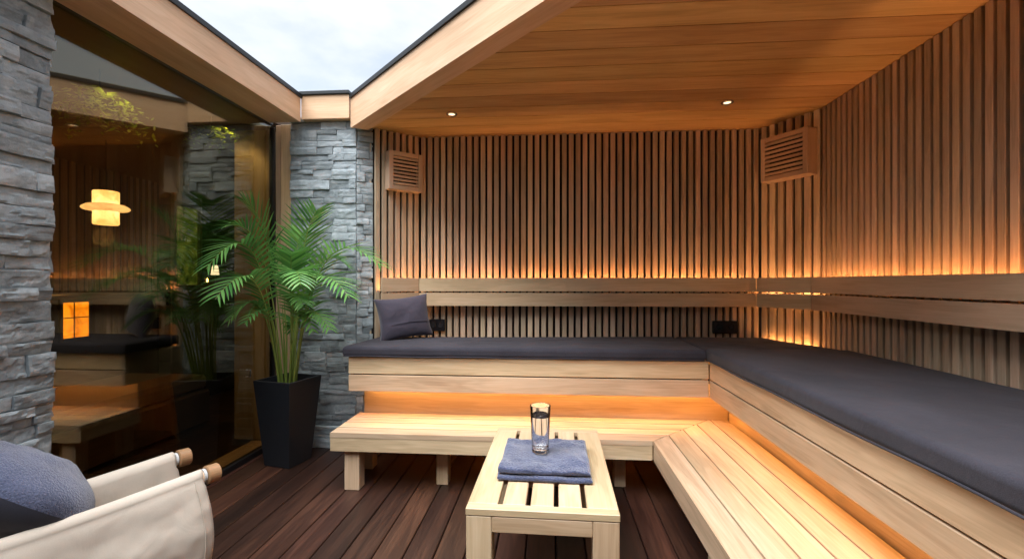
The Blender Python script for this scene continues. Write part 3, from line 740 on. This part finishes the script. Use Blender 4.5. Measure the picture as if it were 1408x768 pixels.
for E in(E1,E2):
    m=MB(); m.tube([E+dr*.035,E-dr*LB*.5+Vector((0,0,-.033)),E-dr*LB+Vector((0,0,-.04))],.024,20); o=m.build('arm_rail',M_BEAM,t,smooth=False)
    m=MB(); m.tube([E+dr*.016,E+dr*.02,E+dr*.062,E+dr*.066],[.033,.038,.038,.034],24); c=m.build('leather_cap',M_LEATH,o,smooth=False)
    m=MB(); m.tube([E+dr*.004,E+dr*.014],.0285,20); m.build('band',plain('white_tape',(.55,.56,.56),.8),o)
# seat and back slings, legs, cross rails
cw=(E1+E2)/2; half=(E1-E2).dot(nrm)/2
def sp(a,b,z): return cw+dr*a+nrm*b+Vector((0,0,z-.5))
m=MB(); m.grid(lambda s,q: sp(-.02-.72*s, (q-.5)*2*(half-.03), .30-.10*s-.03*math.sin(q*math.pi)),20,12); o=m.build('seat_sling',M_CANVAS,t,smooth=True); md=o.modifiers.new('so','SOLIDIFY'); md.thickness=.01
m=MB(); m.grid(lambda s,q: sp(-.66-.16*s, (q-.5)*2*(half-.03), .22+.50*s-.0*math.sin(q*math.pi)),20,12); o=m.build('back_sling',M_CANVAS,t,smooth=True); md=o.modifiers.new('so','SOLIDIFY'); md.thickness=.01
for E in(E1,E2):
    for a in(-.08,-.62):
        m=MB(); p=E+dr*a; m.tube([(p.x,p.y,.0),(p.x,p.y,.48)],[.014,.02],12); m.build('leg',M_BEAM,t)
for a in(-.08,-.62):
    m=MB(); m.tube([sp(a,-half,.16),sp(a,half,.16)],.014,10); m.build('stretcher',M_BEAM,t)
# cushion
cc=(-1.88,1.50,.565)
Mc=basis((-.88,.47,0),(-.47,-.55,.62))
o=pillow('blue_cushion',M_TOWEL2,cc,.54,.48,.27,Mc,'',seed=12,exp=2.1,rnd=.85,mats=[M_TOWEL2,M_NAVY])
tag(o,'plump blue terry cushion resting in the cream armchair','cushion')

# ------------------------------------------------------------------ interior behind the glass
ifl=MB()
y=-1.5
while y<7.2: ifl.box((-4.4,y+.06,-.016),(4.3,.118,.03),ax=0); y+=.12
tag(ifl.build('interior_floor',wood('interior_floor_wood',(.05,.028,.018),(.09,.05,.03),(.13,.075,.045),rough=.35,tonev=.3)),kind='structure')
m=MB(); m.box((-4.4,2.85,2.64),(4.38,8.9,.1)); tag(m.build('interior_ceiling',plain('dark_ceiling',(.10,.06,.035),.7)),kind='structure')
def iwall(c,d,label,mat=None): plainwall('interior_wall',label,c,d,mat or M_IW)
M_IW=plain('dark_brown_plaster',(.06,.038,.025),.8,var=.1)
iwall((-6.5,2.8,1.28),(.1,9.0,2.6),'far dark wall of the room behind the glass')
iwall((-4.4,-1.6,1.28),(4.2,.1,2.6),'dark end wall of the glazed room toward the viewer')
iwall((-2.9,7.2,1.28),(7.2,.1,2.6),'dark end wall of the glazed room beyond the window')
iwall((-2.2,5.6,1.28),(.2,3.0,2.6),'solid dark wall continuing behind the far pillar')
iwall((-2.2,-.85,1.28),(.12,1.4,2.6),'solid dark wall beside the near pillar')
# partition with slats
a=thing('slatted_partition','dim brown slatted partition inside the room, behind the hanging lamp','partition',(-5,3.2,0))
m=MB(); y=1.2
while y<5.6: m.box((-5.0,y,1.27),(.03,.045,2.6),ax=2); y+=.085
m.build('slats',wood('partition_wood',(.13,.075,.045),(.2,.12,.07),(.27,.17,.1),tonev=.2),a)
m=MB(); m.box((-5.05,3.4,1.27),(.03,4.5,2.6)); m.build('backing_board',M_BACK,a)
# window; its glowing pane stands in for a daylit garden
w=thing('garden_window','narrow greenish window at the back of the dark room','window',(-5.0,6.06,0))
m=MB()
for yy in(5.84,6.30): m.box((-5,yy,1.25),(.06,.04,2.5),ax=2)
for z in(.12,.62,.76,2.36): m.box((-5,6.07,z),(.05,.42,.05 if z not in(.62,.76) else .03),ax=1)
m.build('window_frame',plain('window_frame_wood',(.18,.12,.07),.5),w)
T=NT('garden_glow_pane'); e=T.n('ShaderNodeEmission',Strength=.075); tcn=T.n('ShaderNodeTexCoord'); nn=T.n('ShaderNodeTexNoise',Scale=9.,Detail=6.); T.l(tcn.outputs['Object'],nn.inputs['Vector'])
r=ramp(T,nn.outputs['Fac'],[(.3,(.02,.05,.01)),(.5,(.22,.34,.04)),(.7,(.6,.75,.15))]); T.l(r.outputs[0],e.inputs[0]); T.l(e.outputs[0],T.out.inputs[0])
m=MB(); m.box((-5.02,6.07,1.24),(.01,.42,2.2),ch=.001); m.build('pane',T.m,w)
# stove
s=thing('wood_stove','dark stove with a glowing orange fire window inside the glazed room','stove',(-4.3,3.9,0))
m=MB(); m.box((-4.35,3.95,.66),(.6,1.15,1.0),ch=.01); m.build('body',plain('dark_cast_iron',(.02,.018,.017),.5),s)
m=MB(); m.box((-4.35,3.95,1.18),(.68,1.25,.04),ch=.01); m.build('top_slab',plain('dark_slab',(.05,.045,.04),.3),s)
m=MB(); m.box((-4.3,3.95,.08),(.75,1.6,.16),ch=.01); m.build('hearth',plain('hearth_stone',(.1,.08,.065),.4),s)
m=MB()
for yy in(3.555,3.805): m.box((-4.043,yy,.98),(.02,.03,.36))
for z in(.815,1.145): m.box((-4.043,3.68,z),(.02,.22,.03))
m.build('door',M_BLACK,s)
T=NT('fire_glow'); e=T.n('ShaderNodeEmission',Strength=.75); tcn=T.n('ShaderNodeTexCoord'); nn=T.n('ShaderNodeTexNoise',Scale=11.,Detail=4.,Distortion=1.); T.l(tcn.outputs['Object'],nn.inputs['Vector'])
r=ramp(T,nn.outputs['Fac'],[(.3,(.55,.13,.0)),(.55,(1,.33,.015)),(.75,(1,.45,.03))]); T.l(r.outputs[0],e.inputs[0]); T.l(e.outputs[0],T.out.inputs[0])
m=MB(); m.box((-4.045,3.68,.98),(.008,.22,.30),ch=.001); m.build('fire_window',T.m,s)
m=MB(); m.box((-4.036,3.68,1.0),(.008,.22,.008),ch=.001);m.box((-4.036,3.66,.98),(.008,.006,.30),ch=.001); m.build('glazing_bar',M_BLACK,s)
# pendant lamp
lc=(-4.0,3.91,1.97)
s=thing('pendant_lamp','glowing cream two-tier pendant lamp behind the tinted glass','lamp',lc)

def shade(name,s0,c0,c1,sc2):
    T=NT(name); e=T.n('ShaderNodeEmission',Strength=s0); tcn=T.n('ShaderNodeTexCoord'); nn=T.n('ShaderNodeTexNoise',Scale=sc2,Detail=4.,Distortion=.8); T.l(tcn.outputs['Object'],nn.inputs['Vector'])
    sx=T.n('ShaderNodeSeparateXYZ'); T.l(tcn.outputs['Object'],sx.inputs[0]); ab=T.n('ShaderNodeMath',operation='ABSOLUTE'); T.l(sx.outputs[2],ab.inputs[0])
    lw=T.n('ShaderNodeMath',operation='MULTIPLY_ADD'); T.l(ab.outputs[0],lw.inputs[0]); lw.inputs[1].default_value=-3.2; T.l(nn.outputs['Fac'],lw.inputs[2])
    r=ramp(T,lw.outputs[0],[(.0,c1),(.55,c0)]); T.l(r.outputs[0],e.inputs[0]); T.l(e.outputs[0],T.out.inputs[0]); return T.m
M_SH=shade('lamp_glow_cream',1.5,(1,.76,.42),(.62,.34,.13),14); M_SH2=shade('lamp_glow_brim',0.8,(1,.64,.32),(.5,.24,.08),10)
m=MB(); m.lathe([(.02,.155),(.092,.152),(.096,.147),(.096,.0),],lc,40); m.build('upper_shade',M_SH,s,smooth=True)
m=MB(); m.lathe([(.095,.04),(.14,.03),(.170,.01),(.176,-.005),(.16,-.018),(.095,-.03)],lc,48); m.build('brim_shade',M_SH2,s,smooth=True)
m=MB(); m.lathe([(.094,-.03),(.096,-.14),(.09,-.148),(.01,-.148)],lc,40); m.build('lower_shade',M_SH,s,smooth=True)
m=MB(); m.tube([(lc[0],lc[1],lc[2]+.16),(lc[0],lc[1],2.59)],.004,6); m.build('cord',M_BLACK,s)
l=bpy.data.lights.new('lamp_light','POINT'); l.energy=.9; l.color=(1,.6,.28); l.shadow_soft_size=.08
lo=bpy.data.objects.new('lamp_light',l); COL.objects.link(lo); lo.parent=s; lo.location=(0,0,-.26)
# shelf + small white lamp
s=thing('side_cabinet','dark cabinet under a small white lamp inside the glazed room','cabinet',(-4.1,5.35,0))
m=MB(); m.box((-4.1,5.4,.62),(.5,.7,1.24),ch=.01); m.build('body',plain('cabinet_dark',(.03,.024,.02),.5),s)
m=MB(); m.box((-4.1,5.4,1.255),(.54,.74,.03),ch=.005); m.build('top',plain('cabinet_top',(.05,.04,.03),.3),s)
s=thing('small_lamp','small white glowing lamp seen through the glass next to the palm','lamp',(-4.0,5.29,1.27))
m=MB(); m.lathe([(.045,.12),(.032,.22),(.024,.235),(.0,.235)],(-4,5.29,1.27),24); m.build('lamp_shade',emis('small_lamp_white',(1,.95,.88),.8),s,smooth=True)
m=MB(); m.lathe([(.0,.012),(.05,.01),(.05,0)],(-4,5.29,1.27),20); m.tube([(-4,5.29,1.275),(-4,5.29,1.5)],.006,8); m.build('lamp_base',M_BLACK,s)
# small candle light
s=thing('tealight','tiny glowing tealight on the dark cabinet behind the glass','candle',(-3.95,5.1,1.27))
m=MB(); m.lathe([(.0,0),(.02,0),(.022,.03),(.019,.03)],(-3.95,5.1,1.27),16); m.build('cup',M_CHROME,s,smooth=True)
m=MB(); m.lathe([(.0,.03),(.009,.04),(.01,.055),(.0,.085)],(-3.95,5.1,1.27),12); m.build('flame',emis('flame_glow',(1,.6,.2),9),s,smooth=True)
# low lounge in the room
s=thing('daybed','low brown upholstered daybed inside the glazed room','daybed',(-3.4,3.0,0))
m=MB(); m.box((-3.5,3.2,.18),(.8,1.7,.3),ch=.02); m.build('base',plain('daybed_wood',(.12,.075,.045),.5,var=.2),s)
m=MB(); m.box((-3.5,3.2,.4),(.78,1.66,.13),ch=.04); m.build('mattress',fabric('brown_cloth',(.1,.07,.05),(.16,.12,.09)),s,smooth=False)
# added hanging plants standing in for tree foliage seen in the glass
def hang(c,label,seed,n=70,spread=.28,drop=.22,lit=True):
    r=random.Random(seed); s=thing('foliage_stand_in',label,'plant',c)
    m=MB(); m.lathe([(0,-.08),(.07,-.075),(.1,0),(.09,0),(.085,-.03),(0,-.03)],c,24); m.build('bowl',M_POT,s,smooth=True)
    m=MB()
    for k in range(n):
        a=r.uniform(0,6.28); sp_=r.uniform(.3,1)*spread; e=Vector(c)+Vector((math.cos(a)*sp_,math.sin(a)*sp_,-r.uniform(.0,drop)))
        p0=Vector(c); pm=(p0+e)/2+Vector((0,0,.1))
        for j in range(3,13):
            f=j/12; q=p0*(1-f)**2+pm*2*f*(1-f)+e*f*f
            d=Vector((r.uniform(-1,1),r.uniform(-1,1),r.uniform(-.6,.2))).normalized(); w=d.cross(Vector((0,0,1))).normalized(); l=r.uniform(.03,.055)
            m.add([q,q+d*l*.5+w*l*.22,q+d*l,q+d*l*.5-w*l*.22],[[0,1,2,3]])
    m.build('foliage',leafmat('lime_leaf',(.2,.3,.02),(.42,.55,.05),.4),s)
    m=MB(); m.tube([Vector(c),(c[0],c[1],2.59)],.003,5); m.build('cord',M_BLACK,s)
    return s
h1=hang((-2.72,2.62,2.40),'added lime green foliage behind the upper left of the glass, standing in for mirrored leaves',3,n=80)
h2=hang((-2.62,3.42,2.46),'small added lime green foliage behind the glass near the post, standing in for mirrored leaves',4,n=45,spread=.2,drop=.14)
for q,h in(((-2.72,2.62,2.55),h1),((-2.62,3.42,2.56),h2)):
    l=bpy.data.lights.new('foliage_fill_light','SPOT'); l.energy=3; l.spot_size=math.radians(110); l.spot_blend=.6; l.color=(1,.9,.6); l.shadow_soft_size=.05  # unseen lights added to brighten the foliage, without any fixture
    lo=bpy.data.objects.new('foliage_fill_light',l); COL.objects.link(lo); lo.parent=h; lo.location=Vector(q)-Vector(h.location)+Vector((.14,0,-.02))

# ------------------------------------------------------------------ camera, sky, sun
cam=bpy.data.cameras.new('camera'); co=bpy.data.objects.new('camera',cam); COL.objects.link(co); sc.camera=co
cam.sensor_width=36; cam.lens=640/1408*36; cam.clip_end=2000; cam.clip_start=.02
co.location=(0,0,1.3); co.rotation_euler=(math.radians(90),0,math.atan(51/640)); cam.shift_y=4/1408
W_=bpy.data.worlds.new('World'); sc.world=W_; W_.use_nodes=True; nt=W_.node_tree; nt.nodes.clear()
N=nt.nodes.new; Lk=nt.links.new
SUN_EL=math.radians(69); SUN_AZ=math.radians(208)   # azimuth the light comes from, clockwise from +Y
out=N('ShaderNodeOutputWorld'); bg=N('ShaderNodeBackground'); bg.inputs[1].default_value=SKY_S if 'SKY_S' in globals() else .092
sky=N('ShaderNodeTexSky'); sky.sky_type='NISHITA'; sky.sun_disc=False; sky.sun_elevation=SUN_EL; sky.sun_rotation=SUN_AZ; sky.air_density=1.; sky.dust_density=1.5
tc=N('ShaderNodeTexCoord'); mp=N('ShaderNodeMapping'); mp.inputs['Scale'].default_value=(1,1,2.2); Lk(tc.outputs['Generated'],mp.inputs[0])
ns=N('ShaderNodeTexNoise'); ns.inputs['Scale'].default_value=2.3; ns.inputs['Detail'].default_value=7; ns.inputs['Roughness'].default_value=.52; Lk(mp.outputs[0],ns.inputs['Vector'])
cr=N('ShaderNodeValToRGB'); cr.color_ramp.elements[0].position=.40; cr.color_ramp.elements[0].color=(.5,.5,.5,1); cr.color_ramp.elements[1].position=.58; cr.color_ramp.elements[1].color=(1,1,1,1); Lk(ns.outputs['Fac'],cr.inputs[0])
mx=N('ShaderNodeMixRGB'); Lk(cr.outputs[0],mx.inputs[0]); Lk(sky.outputs[0],mx.inputs[1]); mx.inputs[2].default_value=(4.35,4.42,4.5,1)
Lk(mx.outputs[0],bg.inputs[0]); Lk(bg.outputs[0],out.inputs[0])
sl=bpy.data.lights.new('sun','SUN'); sl.energy=3.8; sl.angle=math.radians(62); sl.color=(.97,.98,1)
so=bpy.data.objects.new('sun',sl); COL.objects.link(so)
dv=Vector((math.sin(SUN_AZ)*math.cos(SUN_EL),math.cos(SUN_AZ)*math.cos(SUN_EL),math.sin(SUN_EL)))
so.rotation_euler=dv.to_track_quat('Z','Y').to_euler(); so.location=dv*20
vs=sc.view_settings; vs.view_transform='Standard'; vs.look='None'; vs.gamma=1; vs.use_curve_mapping=False; vs.exposure=1.52
sc.cycles.use_denoising=True; sc.cycles.max_bounces=18; sc.cycles.diffuse_bounces=5; sc.cycles.transparent_max_bounces=16; sc.cycles.transmission_bounces=16
sc.cycles.sample_clamp_indirect=6; sc.cycles.caustics_reflective=False; sc.cycles.caustics_refractive=True
GR={'slatted_wall':'slatted timber walls round the seating','stone_pillar':'stacked grey stone pillars','roof_beam':'pale timber roof beams round the sky opening','foot_bench':'low step benches','sauna_bench':'high lounge benches','backrest':'backrest rails along the walls','seat_cushion':'grey bench seat cushions','vent_box':'slotted wooden vent boxes','wall_socket':'black wall sockets','downlight':'recessed ceiling spotlights','foliage_stand_in':'added lime green foliage stand-ins','interior_wall':'walls of the dark glazed room','outer_wall':'rendered outer walls'}
for o in list(bpy.data.objects):
    if o.parent is None and o.name.split('.')[0] in GR: o['group']=GR[o.name.split('.')[0]]
    if '_o' in o: del o['_o']
